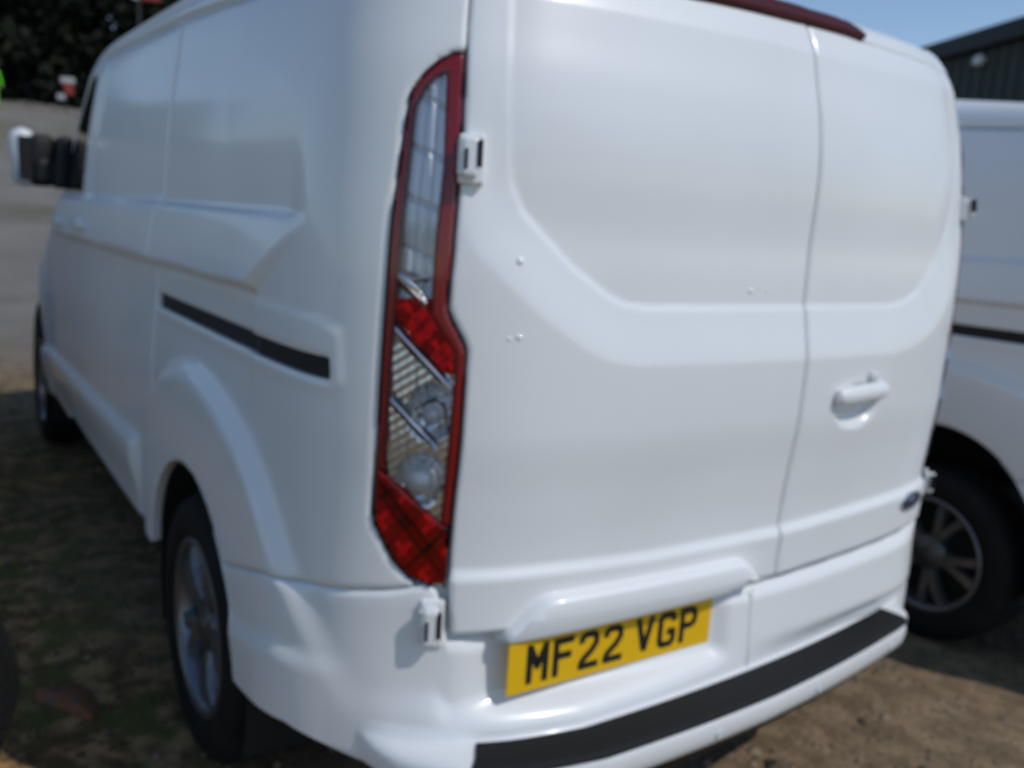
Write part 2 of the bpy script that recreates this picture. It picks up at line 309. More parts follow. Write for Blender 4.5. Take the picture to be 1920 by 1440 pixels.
def stroke_mesh(strokes, T, th):
    m = MB(); h = T/2
    for k, pts in enumerate(strokes):
        e = th+k*.0002
        for (a, b) in zip(pts[:-1], pts[1:]):
            a = Vector((a[0], a[1], 0)); b = Vector((b[0], b[1], 0)); u = (b-a).normalized(); n = Vector((-u.y, u.x, 0))*h
            v = [a-n, b-n, b+n, a+n]; m.add([(p.x, -e, p.y) for p in v]+[(p.x, 0, p.y) for p in v], [(0,1,2,3),(0,4,5,1),(1,5,6,2),(2,6,7,3),(3,7,4,0)])
        for p in pts[1:-1]:
            v = [(p[0]+h*math.cos(t), -e-.0001, p[1]+h*math.sin(t)) for t in [2*math.pi*i/12 for i in range(12)]]; m.add(v, [tuple(range(12))])
    return m
def surf_frame(q, v, off=0):
    P = S(np.array(q), np.array(v)); n = SN(np.array(q), np.array(v)); e = 1e-3; u = S(np.array(q+e), np.array(v))-S(np.array(q-e), np.array(v)); u /= np.linalg.norm(u); w_ = np.cross(n, u)
    return Vector(P+n*off), Matrix((Vector(u), Vector(-n), Vector(w_))).transposed()   # columns: along, into the body, up
def poly_bar(poly, d0, d1, inset, name, material, parent, bottom_inset=.004):
    """raised moulding: outline on the surface (d0), top outline shrunk (d1)"""
    poly = np.array(poly, float); n = len(poly); c = poly.mean(0)
    def dens(p):
        out = []
        for a, b in zip(p, np.roll(p, -1, 0)):
            k = max(1, int(np.linalg.norm(b-a)/.03)); out += [a+(b-a)*t/k for t in range(k)]
        return np.array(out)
    sh = []
    for i in range(n):
        a, b, d_ = poly[i-1], poly[i], poly[(i+1) % n]; u = (b-a)/np.linalg.norm(b-a); w_ = (d_-b)/np.linalg.norm(d_-b)
        n1 = np.array([-u[1], u[0]]); n2 = np.array([-w_[1], w_[0]]); m = n1+n2; m /= max(np.dot(m, m)/2, .15); 
        if np.dot(m, c-b) < 0: m = -m
        sh.append(b+m*inset*.75)
    outs = []
    k = 0
    rings = []
    N_ = [max(1, int(np.linalg.norm(poly[(i+1) % n]-poly[i])/.03)) for i in range(n)]
    def ring(p): return np.array([p[i]+(p[(i+1) % n]-p[i])*t/N_[i] for i in range(n) for t in range(N_[i])])
    sh = np.array(sh)
    levels = [(poly, d0-.03), (poly, d0), (poly*.75+sh*.25, d0+(d1-d0)*.62), (poly*.4+sh*.6, d0+(d1-d0)*.92), (sh, d1)]
    vs = []
    for p, d in levels:
        r = ring(p); vs.append(S(r[:, 0], r[:, 1])+SN(r[:, 0], r[:, 1])*d)
    m = len(vs[0]); v = np.vstack(vs); f = []
    for l in range(len(levels)-1):
        for i in range(m): f.append((l*m+i, l*m+(i+1) % m, (l+1)*m+(i+1) % m, (l+1)*m+i))
    cr = ring(sh); base = (len(levels)-1)*m
    # inner cap: rings shrinking to the middle line
    ce = cr.copy(); ce[:, 1] = c[1]; ce[:, 0] = c[0]+(cr[:, 0]-c[0])*.9
    cv = S(ce[:, 0], ce[:, 1])+SN(ce[:, 0], ce[:, 1])*(d1+.001); v = np.vstack([v, cv])
    for i in range(m): f.append((base+i, base+(i+1) % m, base+m+(i+1) % m, base+m+i))
    o = mesh_obj(name, v, f, material, parent); bm = bmesh.new(); bm.from_mesh(o.data); bmesh.ops.remove_doubles(bm, verts=bm.verts, dist=1e-5); bmesh.ops.recalc_face_normals(bm, faces=bm.faces); bm.to_mesh(o.data); bm.free(); return o
def OFQ(q): return lin(q, [-.88,-.80,-.70,-.60,0,.60,.66,.71,.76], [0,.045,.085,.10,.105,.090,.065,.028,0])
def DLQ(q): return lin(q, [-.95,-.80,-.70,-.46,0,.5,.62,.72,.82], [0,.010,.022,.036,.0,-.040,-.046,-.030,0])
def bumper(parent):
    qs = np.linspace(-1.50, 1.50, 331); a = np.abs(qs)
    ztop = np.where(a < .712, lin(qs, [-.72,0,.18,.61,.72], [.636,.639,.645,.667,.673]), lin(a, [.712,.738,.756,.814,.905,1.123,1.487], [.640,.739,.7435,.7285,.7155,.6885,.5855]))
    zbot = lin(a, [0,.66,.78,.852,.92,1.037,1.258,1.5], [.372,.372,.372,.380,.395,.42,.40,.37])
    sh = 1-sstep(.66, .84, np.where(qs > 0, a+.05, a)); of = OFQ(qs)
    prof = []   # (o, z) for each q
    rows = 34; O = np.zeros((len(qs), rows)); Z = np.zeros_like(O); nf = 20
    for k in range(nf):                     # upright face
        t = k/(nf-1); zc = ztop+(.468-ztop)*t; Z[:, k] = zc; O[:, k] = .012*sstep(0, .15, t)*(1-sstep(.60, .80, a))+DLQ(qs)*sstep(.70, 1, t)
    seg = [(.013,.460),(.017,.455),(.045,.453),(.075,.451),(.098,.449),(.106,.444),(.110,.436),(.111,.425),(.110,.41),(.107,.395),(.10,.380),(.088,.372),(.05,.371),(.0,.371)]
    for k, (o, z) in enumerate(seg):
        t = (k+1)/len(seg); O[:, nf+k] = o/.11*of+DLQ(qs)*(1 if k < 12 else .5); zs = .468+(zbot-.468)*min(1, t*1.05); Z[:, nf+k] = z*sh+zs*(1-sh)
    Qg = np.repeat(qs[:, None], rows, 1)
    P = S(Qg, np.maximum(Z, .2)); N = SN(Qg, np.maximum(Z, .2)); y = P[..., 1]
    plate = np.minimum(sstep(-.71, -.60, Qg)*(1-sstep(-.10, -.045, Qg)), 1)*sstep(.488, .528, Z)
    rel = np.where(np.abs(Qg) > .80, d_side(y, Z)*sstep(.80, .90, np.abs(Qg)), 0)
    D = O-.022*plate*(np.arange(rows)[None] < nf)+rel
    roll = np.zeros(rows); roll[0] = -.0025; roll[1] = -.0006; D += roll
    N[..., 2] *= np.where(np.arange(rows) >= nf, 0, 1)[None]; N /= np.linalg.norm(N, axis=-1, keepdims=True)
    P = P+N*D[..., None]; P[..., 2] = np.where(np.arange(rows)[None] >= nf, Z, P[..., 2])
    keep = arch(P[..., 1], P[..., 2], ARCH_Y) > -.004
    # pull vertices that fall into the wheel opening onto its rim
    for i in range(len(qs)):
        for j in range(rows):
            if not keep[i, j]:
                yy, zz = P[i, j, 1]-ARCH_Y, P[i, j, 2]-ARCH_Z; r = math.hypot(yy, zz)
                if zz > -.0: P[i, j, 1] = ARCH_Y+yy/r*ARCH_R; P[i, j, 2] = ARCH_Z+zz/r*ARCH_R
                else: P[i, j, 1] = min(P[i, j, 1], ARCH_Y-.41)
    top = P[:, :1, :]-N[:, :1, :]*.03; last = P[:, -1:, :].copy(); last[..., 2] += .02
    e0 = P[:, -1:, :]-N[:, -1:, :]*.05*(1-sh)[:, None, None]
    P2 = np.concatenate([top, P, e0], 1); r2 = rows+2
    f = [(i*r2+j, i*r2+j+1, (i+1)*r2+j+1, (i+1)*r2+j) for i in range(len(qs)-1) for j in range(r2-1)]
    b = mesh_obj('rear_bumper', P2.reshape(-1, 3), f, PAINT, parent)
    # black tread strip on the step, ends cut on a slant
    m = (a < .70); tq = np.linspace(-.69, .615, 121); v = []; f = []
    for i, q in enumerate(tq):
        for k, (o, z) in enumerate(((.020,.4565),(.045,.4563),(.075,.4545),(.096,.4525),(.106,.4475),(.109,.440))):
            qq = q*(1-.035*(1-k/5)*float(sstep(.45, .69, abs(q))))
            p = S(np.array(qq), np.array(.455)); n = SN(np.array(qq), np.array(.455)); n[2] = 0; n /= np.linalg.norm(n); s1 = float(OFQ(qq))/.11
            p = p+n*(o*s1+.0025+float(DLQ(qq))); v.append((p[0], p[1], z+.0015))
    k = 6; f = [(i*k+j, i*k+j+1, (i+1)*k+j+1, (i+1)*k+j) for i in range(120) for j in range(5)]
    mesh_obj('tread_strip', v, f, BLACKT, b)
    # lower valance under the lip
    vq = np.linspace(-.80, .72, 81); v = []
    for q in vq:
        p = S(np.array(q), np.array(.40)); n = SN(np.array(q), np.array(.40)); n[2] = 0; n /= np.linalg.norm(n); s1 = float(OFQ(q))/.11
        for o, z in ((.085,.376),(.080,.355),(.062,.330),(.03,.312),(-.15,.30)): pp = p+n*(o*s1-.03*(1-s1)+float(DLQ(q))); v.append((pp[0], pp[1], z+.03*(1-s1)))
    f = [(i*5+j, i*5+j+1, i*5+j+6, i*5+j+5) for i in range(80) for j in range(4)]
    mesh_obj('lower_valance', v, f, BLACK, b)
    for q in (-.52, -.17, .17, .52):
        p, fr = surf_frame(q, .405, float(OFQ(q)+DLQ(q)))
        MB().tube((0, .006, 0), (0, -.0025, 0), .0085, .0078, 16).build('parking_sensor', PAINT_IN, b).matrix_local = Matrix.Translation(p) @ fr.to_4x4()
    # seam beside the plate recess
    sv = []
    for z in np.linspace(.462, .642, 14):
        p = S(np.array(.012), np.array(z)); sv += [(p[0]-.0022, p[1]-.0128, z), (p[0]+.0022, p[1]-.0128, z)]
    mesh_obj('panel_joint', sv, [(2*i, 2*i+1, 2*i+3, 2*i+2) for i in range(13)], PAINT_IN, b)
    return b
def hinge(parent, q, v, sgn, h=.082, wd=.044):
    p, fr = surf_frame(q, v, .006); g = MB()
    g.box((0, .01, 0), (wd, .03, h), bev=.004); g.box((sgn*wd*.08, -.012, 0), (wd*.62, .026, h*.78), bev=.006)
    o = g.build('hinge', PAINT, parent); o.matrix_local = Matrix.Translation(p) @ fr.to_4x4()
    c = MB().tube((0, 0, -h*.34), (0, 0, h*.34), .0085, n=12).build('hinge_pin', PAINT_IN, o); c.location = (sgn*wd*.36, -.014, 0)
    s = MB().box((-sgn*wd*.30, .0, .006), (.007, .012, h*.52)).box((sgn*wd*.22, .0, -.004), (.006, .010, h*.40)).build('hinge_slot', BLACK, o); s.location = (0, -.0215, 0)
    return o
def lamp(parent, sg):
    q0, q1 = (-.90, -.69) if sg < 0 else (.69, .90)
    rg = lambda poly, grow=0: (lambda q, v: sd_poly(np.abs(q), v, poly)+grow)
    base = panel('tail_lamp', rg(LAMP), q0, q1, .72, 1.70, .006, REDD, parent, off=-.030, gap=.001, flange=.02, roll=0, rel=None)
    INN = [(.797,1.640),(.815,1.628),(.832,1.609),(.845,1.58),(.848,1.489),(.849,1.332),(.849,1.0),(.846,.952),(.838,.94),(.740,.868),(.742,1.02),(.740,1.150),(.745,1.175),(.788,1.235),(.790,1.317),(.789,1.494)]
    def ring(q, v): a = np.abs(q); return np.minimum(sd_poly(a, v, LAMP), np.maximum(-sd_poly(a, v, INN), 0) if 0 else -sd_poly(a, v, INN))
    def outer(q, v): return np.minimum(sd_poly(np.abs(q), v, LAMP), .0045-sd_poly(np.abs(q), v, LAMP))
    panel('lamp_surround', outer, q0, q1, .72, 1.70, .004, BLACK, base, off=.0035, gap=.0012, flange=.03, roll=.003, rel=None)
    rr = lambda q, v: np.minimum(ring(q, v), np.minimum(sd_poly(np.abs(q), v, LAMP)-.0036, v-lin(np.abs(q), [.70,.74,.846,.9], [.845,.866,.952,.98])))
    panel('red_lens', rr, q0, q1, .72, 1.70, .004, RED, base, off=.0015, gap=0, flange=.03, roll=.003, rel=None)
    prism = lambda q, v: .0008*np.sin(np.abs(q)*260)*np.sin(v*230)+.0045*np.sin(np.abs(q)*75+1)*np.sin(v*62)
    lowr = lambda q, v: np.minimum(sd_poly(np.abs(q), v, LAMP)-.0036, lin(np.abs(q), [.70,.74,.846,.9], [.842,.863,.949,.977])-v)
    panel('lower_red_reflector', lowr, q0, q1, .72, 1.0, .003, REFLEX, base, off=-.004, gap=0, flange=.02, roll=.003, rel=prism)
    panel('lower_red_lens', lowr, q0, q1, .72, 1.0, .006, LENS, base, off=.0025, gap=0, flange=0, roll=.003, rel=None)
    up = [(.797,1.640),(.815,1.628),(.832,1.609),(.845,1.58),(.849,1.33),(.849,1.255),(.791,1.262),(.789,1.494)]
    def ribs(q, v):
        a = np.abs(q); t = (a-.79)/.06
        return -.0045*np.exp(-((t-.33)/.05)**2)-.0035*np.exp(-((t-.68)/.04)**2)-.0045*np.exp(-(((v-.35*(a-.79)-1.285) % .085-.042)/.0035)**2)-.012*sstep(1.40, 1.33, v)*sstep(1.25, 1.29, v)
    panel('upper_reflector', rg(up, .001), q0, q1, .9, 1.7, .003, REFL, base, off=-.012, gap=0, flange=0, roll=0, rel=ribs)
    mid = [(.849,1.258),(.791,1.262),(.788,1.235),(.745,1.175),(.740,1.13),(.849,1.205)]
    panel('middle_red_lens', rg(mid, .002), q0, q1, .72, 1.7, .003, REFLEX, base, off=-.006, gap=0, flange=0, roll=0, rel=prism)
    lo = [(.849,1.208),(.740,1.132),(.742,1.02),(.740,.868),(.838,.94),(.849,1.0)]
    def bowls(q, v):
        a = np.abs(q); d = 0*a
        for c in ((.775,1.065),(.785,.94)): d = d-.022*(1-np.clip(((a-c[0])/.045)**2+((v-c[1])/.052)**2, 0, 1))
        return d+.0016*np.sin(a*330+v*140)*np.sin(v*210-a*90)
    panel('bulb_bowl', rg(lo, .002), q0, q1, .72, 1.7, .004, REFLD, base, off=-.006, gap=0, flange=0, roll=0, rel=bowls)
    def strip(pts, wd, name, m, off):
        v = []; f = []; n = 10
        for i in range(n+1):
            t = i/n; a = pts[0][0]+(pts[1][0]-pts[0][0])*t; b_ = pts[0][1]+(pts[1][1]-pts[0][1])*t
            ww = wd*(1-.25*t)
            for s_, o_ in ((1, 0), (0, .008), (-1, 0)):
                vv = b_+s_*ww; P = S(np.array(sg*a), np.array(vv))+SN(np.array(sg*a), np.array(vv))*(off+o_); v.append(P)
        for i in range(n): f += [(3*i, 3*i+1, 3*i+4, 3*i+3), (3*i+1, 3*i+2, 3*i+5, 3*i+4)]
        if sg > 0: f = [tuple(reversed(q_)) for q_ in f]
        return mesh_obj(name, v, f, m, base, False)
    strip(((.848,1.296),(.797,1.255)), .013, 'chrome_strip', CHROME, -.004); strip(((.848,1.300),(.797,1.297)), .008, 'chrome_strip', CHROME, -.004)
    strip(((.846,1.208),(.744,1.112)), .017, 'chrome_strip', CHROME, -.003); strip(((.846,1.085),(.760,1.005)), .014, 'chrome_strip', CHROME, -.003)
    strip(((.805,1.165),(.812,.965)), .006, 'chrome_strip', REFL, -.004)
    for c, r, m in (((.773,1.062), .020, REFL), ((.784,.938), .032, REFL)):
        p, fr = surf_frame(sg*c[0], c[1], -.014); u = MB(); u.lathe([(0,-.016),(.5*r,-.013),(.85*r,-.005),(r,.006)], 24)
        o = u.build('bulb', m, base, True); o.matrix_local = Matrix.Translation(p) @ fr.to_4x4() @ Matrix.Rotation(R_(90), 4, 'Z')
    panel('clear_cover', rg(INN, .003), q0, q1, .84, 1.67, .008, LENS, base, off=.0035, gap=0, flange=0, roll=0, rel=None)
    return base
def make_van():
    van = empty('parked_van')
    # inner jambs so that the gaps between panels are closed
    def inner(q, v):
        y = Yq(q, v); s = np.minimum(np.minimum(v-.47, 1.93-v), 2.75-y)
        return np.minimum(s, arch(y, v, ARCH_Y)-.002)
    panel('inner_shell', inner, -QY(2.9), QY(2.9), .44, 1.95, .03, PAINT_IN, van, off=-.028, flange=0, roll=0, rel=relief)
    dl = panel('rear_door', lambda q, v: sd_poly(q, v, DOOR_L), -.80, .11, .63, 1.91, .0065, PAINT, van)
    dr = panel('rear_door', lambda q, v: sd_poly(q, v, DOOR_R), .06, .80, .63, 1.91, .0065, PAINT, van)
    for sg in (-1, 1):
        rng_ = lambda a, b: (-b, -a) if sg < 0 else (a, b)
        panel('quarter_panel', reg_quarter, *rng_(.69, 2.25), .38, 1.90, .009, PAINT, van)
        sl = panel('sliding_rail', lambda q, v: sd_poly(Yq(q, v), v, SLOT)+.012, *rng_(.85, 2.25), 1.05, 1.18, .012, BLACK, van, off=-.014, flange=0, roll=0)
        panel('sliding_door', reg_slide, *rng_(2.1, 4.6), .38, 1.92, .014, PAINT, van)
        fd = panel('front_door', reg_fdoor, *rng_(3.3, 5.6), .38, 1.92, .014, PAINT, van)
        panel('window', lambda q, v: reg_fwin(q, v)+.006, *rng_(3.3, 5.6), 1.3, 1.9, .02, GLASSD, fd, off=-.006, flange=0, roll=0)
        # door handles
        for yy, vv in ((3.30,1.245),(2.68,1.262)):
            q = sg*float(np.interp(yy, Yq(np.linspace(2, 5.3, 800), vv), np.linspace(2, 5.3, 800))); p, fr = surf_frame(q, vv, .022)
            g = MB().box((0, -.012, 0), (.20, .026, .040), bev=.011); g.box((.09, .004, 0), (.03, .03, .036), bev=.006); g.box((-.09, .004, 0), (.03, .03, .036), bev=.006)
            g.build('door_handle', PAINT, van).matrix_local = Matrix.Translation(p) @ fr.to_4x4()
        # mirror
        mi = MB(); mi.box((sg*1.045, 3.72, 1.515), (.10, .16, .27), Euler((0, sg*.06, sg*-.12)), bev=.045); mo = mi.build('door_mirror', PAINT, van, True)
        MB().box((sg*.975, 3.69, 1.505), (.11, .13, .24), Euler((0, 0, sg*-.10)), bev=.03).build('mirror_housing', BLACK, mo, True)
        MB().box((sg*1.012, 3.637, 1.512), (.12, .012, .20), bev=.004).build('mirror_glass', BLACK, mo)  # black material stands in for the dark scene this glass would reflect
        MB().box((sg*.925, 3.66, 1.455), (.17, .12, .13), bev=.03).box((sg*.895, 3.60, 1.50), (.06, .22, .24), Euler((0, sg*-.10, 0)), bev=.02).build('mirror_arm', BLACK, mo)
        lamp(van, sg)
        # wheel housings
        for c in (ARCH_Y, ARCH_Y+WB):
            v = []; n = 28
            for x in (.940, .90, .60):
                for i in range(n+1): t = math.pi*(1.12-1.24*i/n)+0; v.append((sg*x, c+math.cos(t)*(ARCH_R+(.006 if x < .93 else -.001)), ARCH_Z+math.sin(t)*(ARCH_R+.006)))
            f = [(k*(n+1)+i, k*(n+1)+i+1, (k+1)*(n+1)+i+1, (k+1)*(n+1)+i) for k in range(2) for i in range(n)]; f.append(tuple(range(2*(n+1), 3*(n+1))))
            mesh_obj('wheel_housing', v, f, DARK, van)
    qr = np.linspace(-1, 1, 2)
    panel('front_body', reg_front, -QMAX, -QY(2.8), .34, 1.92, .022, PAINT, van); panel('front_body', reg_front, QY(2.8), QMAX, .34, 1.92, .022, PAINT, van)
    for a, b in ((-QMAX, -QY(4.4)), (QY(4.4), QMAX)): panel('windscreen', lambda q, v: reg_screen(q, v)+.006, a, b, 1.15, 1.92, .03, GLASSD, van, off=-.006, flange=0, roll=0)
    panel('roof', reg_roof, -QMAX, QMAX, 1.83, 2.0355, .02, PAINT, van, stepv=.0062)
    bl = panel('brake_lamp', lambda q, v: sd_poly(q, v, BRAKE), -.34, .34, 1.87, 1.98, .006, REDM, van, off=.004, rel=None)
    bumper(van)
    hinge(van, -.742, 1.497, -1); hinge(van, .748, 1.497, 1, .058, .036)
    hinge(van, -.742, .672, -1, .090); hinge(van, .770, .775, 1, .070, .040)
    # handle on the right-hand rear door
    p, fr = surf_frame(.285, 1.066, -.002); g = MB()
    g.lathe([(0,-1),(.42,-.985),(.70,-.93),(.88,-.82),(.97,-.66),(1,-.45),(1,.45),(.97,.66),(.88,.82),(.70,.93),(.42,.985),(0,1)], 28); g.v = [(x*.094, y*.016-.011, z*.022+x*.004) for x, y, z in g.v]; g.box((-.075, -.004, -.002), (.03, .03, .028), bev=.005); g.box((.072, -.004, .003), (.03, .03, .028), bev=.005)
    g.build('door_handle', PAINT, dr).matrix_local = Matrix.Translation(p) @ fr.to_4x4()
    p, fr = surf_frame(.325, 1.100, .004); u = MB().lathe([(0,-.006),(.013,-.006),(.016,.002)], 20); o = u.build('lock_barrel', PAINT_IN, dr, True); o.matrix_local = Matrix.Translation(p) @ fr.to_4x4() @ Matrix.Rotation(R_(90), 4, 'Z')
    for par, q, v, r in ((dl, -.640, 1.335, .008), (dl, -.632, 1.205, .0055), (dl, -.650, 1.202, .004), (dl, -.085, 1.292, .006), (dl, -.035, 1.292, .0035)):
        p, fr = surf_frame(q, v, float(relief(np.array([q]), np.array([v]))[0])); u = MB().lathe([(0,-r*.55),(.4*r,-r*.5),(.75*r,-r*.32),(r,0)], 14); o = u.build('water_drop', DROP, par, True); o.matrix_local = Matrix.Translation(p) @ fr.to_4x4() @ Matrix.Rotation(R_(90), 4, 'Z')
    # oval badge
    p, fr = surf_frame(.612, .758, .006)
    u = MB().lathe([(0,-.007),(.85,-.006),(.90,-.004)], 36); o = u.build('oval_badge', BADGE, dr, True); o.matrix_local = Matrix.Translation(p) @ fr.to_4x4() @ Matrix.Diagonal((.062, 1, .026, 1)) @ Matrix.Rotation(R_(90), 4, 'Z')
    u = MB().lathe([(.86,-.007),(.95,-.009),(1.02,-.004),(1.02,.004)], 36); c = u.build('badge_rim', CHROME, o, True)
    # moulding over the plate
    TRIM = [(-.629,.640),(-.600,.664),(-.545,.714),(-.520,.721),(-.06,.726),(-.030,.719),(.020,.672),(.010,.660),(-.10,.645),(-.60,.628)]
    poly_bar(TRIM, -.004, .040, .022, 'plate_moulding', PAINT, dl)
    # underbody
    MB().box((0, 2.6, .44), (1.56, 4.6, .22), bev=.03).box((0, .35, .42), (1.40, .5, .10)).tube((-.1, .30, .33), (-.1, 2.9, .33), .045).build('underbody', DARK, van)
    return van
def add_plate(van):
    pl = MB().box((-.352, .024, .5855), (.520, .004, .111), bev=.0012).build('number_plate', YELLOW, van)
    st, T = plate_strokes(); x = -.352-.219
    for ch in 'MF22 VGP':
        if ch == ' ': x += .033-.011; continue
        o = stroke_mesh(st[ch], T, .0008).build('character', PLBLACK, pl); o.location = (x, .0219, .5855-.0395); x += .061
    return pl
def add_wheels(van, drop=0):
    ws = []
    proto = None
    for sg in (-1, 1):
        for c in (ARCH_Y, ARCH_Y+WB):
            if proto is None:
                e = bpy.data.objects.new('wheel', None); e.empty_display_size = .1; link(e, van); wheel_parts(e); proto = e
            else:
                e = copy_tree(proto, van)
            e.location = (sg*.835, c, .335-drop); e.rotation_euler = (R_(23+37*len(ws)), 0, 0 if sg < 0 else math.pi); ws.append(e)
    return ws
def copy_tree(o, parent=None, skip=()):
    c = o.copy(); COL.objects.link(c); c.parent = parent
    for ch in list(o.children):
        if ch.name.split('.')[0] not in skip: copy_tree(ch, c, skip)
    return c
# ------------------------------------------------------------------ ground
def vnoise(x, y, seed=0):
    r = np.random.default_rng(seed); t = r.random((64, 64)); xi = np.floor(x).astype(int); yi = np.floor(y).astype(int); fx = x-xi; fy = y-yi
    fx = fx*fx*(3-2*fx); fy = fy*fy*(3-2*fy); g = lambda a, b: t[a % 64, b % 64]
    return (g(xi, yi)*(1-fx)+g(xi+1, yi)*fx)*(1-fy)+(g(xi, yi+1)*(1-fx)+g(xi+1, yi+1)*fx)*fy-.5
def ground_z(x, y):
    x = np.asarray(x, float); y = np.asarray(y, float)
    z = -.11*sstep(1.0, 1.55, x)*(1-sstep(9, 14, y))
    z = z+4.45*np.clip((y-9)/35, 0, 1.35)**1.25*sstep(-40, -15, -np.abs(x-6)+30)
    near = np.exp(-((x/14)**2+((y-2)/16)**2))
    z = z+near*(.020*vnoise(x*1.3+5, y*1.3, 1)+.014*vnoise(x*4, y*4+9, 2)+.008*vnoise(x*13, y*13, 3)-.004)+(1-near)*.25*vnoise(x*.2, y*.2, 4)
    return z
def make_ground():
    def axis(lo, hi, c0, c1, st):
        a = list(np.arange(c0, c1, st)); g = st; x = c1
        while x < hi: a.append(x); g *= 1.12; x += g
        a.append(hi); g = st; x = c0-st
        while x > lo: a.insert(0, x); g *= 1.12; x -= g
        a.insert(0, lo); return np.array(a)
    X = axis(-300, 300, -3.5, 3.5, .035); Y = axis(-300, 400, -2, 8, .045); XX, YY = np.meshgrid(X, Y, indexing='ij'); Z = ground_z(XX, YY); n = len(Y)
    v = np.stack([XX, YY, Z], -1).reshape(-1, 3); i, j = np.meshgrid(np.arange(len(X)-1), np.arange(n-1), indexing='ij'); k = (i*n+j).ravel()
    f = np.stack([k, k+n, k+n+1, k+1], 1)
    m = bpy.data.materials.new('earth'); m.use_nodes = True; t = m.node_tree; b = t.nodes['Principled BSDF']; b.inputs['Roughness'].default_value = .95; b.inputs['Specular IOR Level'].default_value = .2
    tc = t.nodes.new('ShaderNodeTexCoord')
    def nz(s, d=8, r=.6):
        q = t.nodes.new('ShaderNodeTexNoise'); q.inputs['Scale'].default_value = s; q.inputs['Detail'].default_value = d; q.inputs['Roughness'].default_value = r; t.links.new(tc.outputs['Object'], q.inputs['Vector']); return q.outputs[0]
    def mr(x, a, b_, c=0, d=1):
        q = t.nodes.new('ShaderNodeMapRange'); q.inputs[1].default_value = a; q.inputs[2].default_value = b_; q.inputs[3].default_value = c; q.inputs[4].default_value = d; t.links.new(x, q.inputs[0]); return q.outputs[0]
    def mix(fac, a, b_):
        q = t.nodes.new('ShaderNodeMix'); q.data_type = 'RGBA'
        t.links.new(fac, q.inputs[0])
        for s_, k_ in ((a, 6), (b_, 7)):
            if isinstance(s_, tuple): q.inputs[k_].default_value = (*s_, 1)
            else: t.links.new(s_, q.inputs[k_])
        return q.outputs[2]
    def mth(op, a, b_):
        q = t.nodes.new('ShaderNodeMath'); q.operation = op
        for k_, s_ in enumerate((a, b_)):
            if isinstance(s_, (int, float)): q.inputs[k_].default_value = s_
            else: t.links.new(s_, q.inputs[k_])
        return q.outputs[0]
    sep = t.nodes.new('ShaderNodeSeparateXYZ'); t.links.new(tc.outputs['Object'], sep.inputs[0])
    dry = mix(mr(nz(9), .42, .60), (.17, .12, .07), (.28, .20, .125)); dry = mix(mr(nz(60, 4), .52, .68), dry, (.10, .075, .045))
    left_earth = mix(mr(nz(11), .44, .58), (.16, .092, .036), (.46, .27, .12)); left_earth = mix(mr(nz(38, 4), .55, .66), left_earth, (.08, .05, .022)); left_earth = mix(mr(nz(5.3), .50, .60), left_earth, (.13, .12, .03))  # left earth, lightened and reddened to offset blue shade there; mossy green patches
    wob = mth('MULTIPLY', mth('SUBTRACT', nz(1.2), .5), 1.6)
    left = mr(mth('ADD', sep.outputs[0], wob), -1.25, -.35, 1, 0)
    col = mix(left, dry, left_earth)
    far = mix(mr(nz(.35), .4, .62), (.17, .14, .105), (.11, .115, .06)); track = mix(mr(nz(.9), .4, .65), (.23, .21, .185), (.18, .165, .145))
    farc = mix(mr(nz(.12), .36, .50), far, track)
    col = mix(mr(sep.outputs[1], 4.5, 8.5), col, farc)
    pale = mix(mr(nz(.8), .4, .62), (.22, .19, .145), (.17, .15, .11)); col = mix(mth('MAXIMUM', mr(mth('ADD', sep.outputs[0], wob), -1.9, -2.6, 0, 1), mr(mth('ADD', sep.outputs[1], wob), -2.0, -3.2, 0, 1)), col, pale)
    t.links.new(col, b.inputs['Base Color'])
    bp = t.nodes.new('ShaderNodeBump'); bp.inputs['Strength'].default_value = .6; bp.inputs['Distance'].default_value = .02; t.links.new(nz(45, 6), bp.inputs['Height']); t.links.new(bp.outputs[0], b.inputs['Normal'])
    tag(mesh_obj('ground', v, f, m), kind='structure')
make_ground()
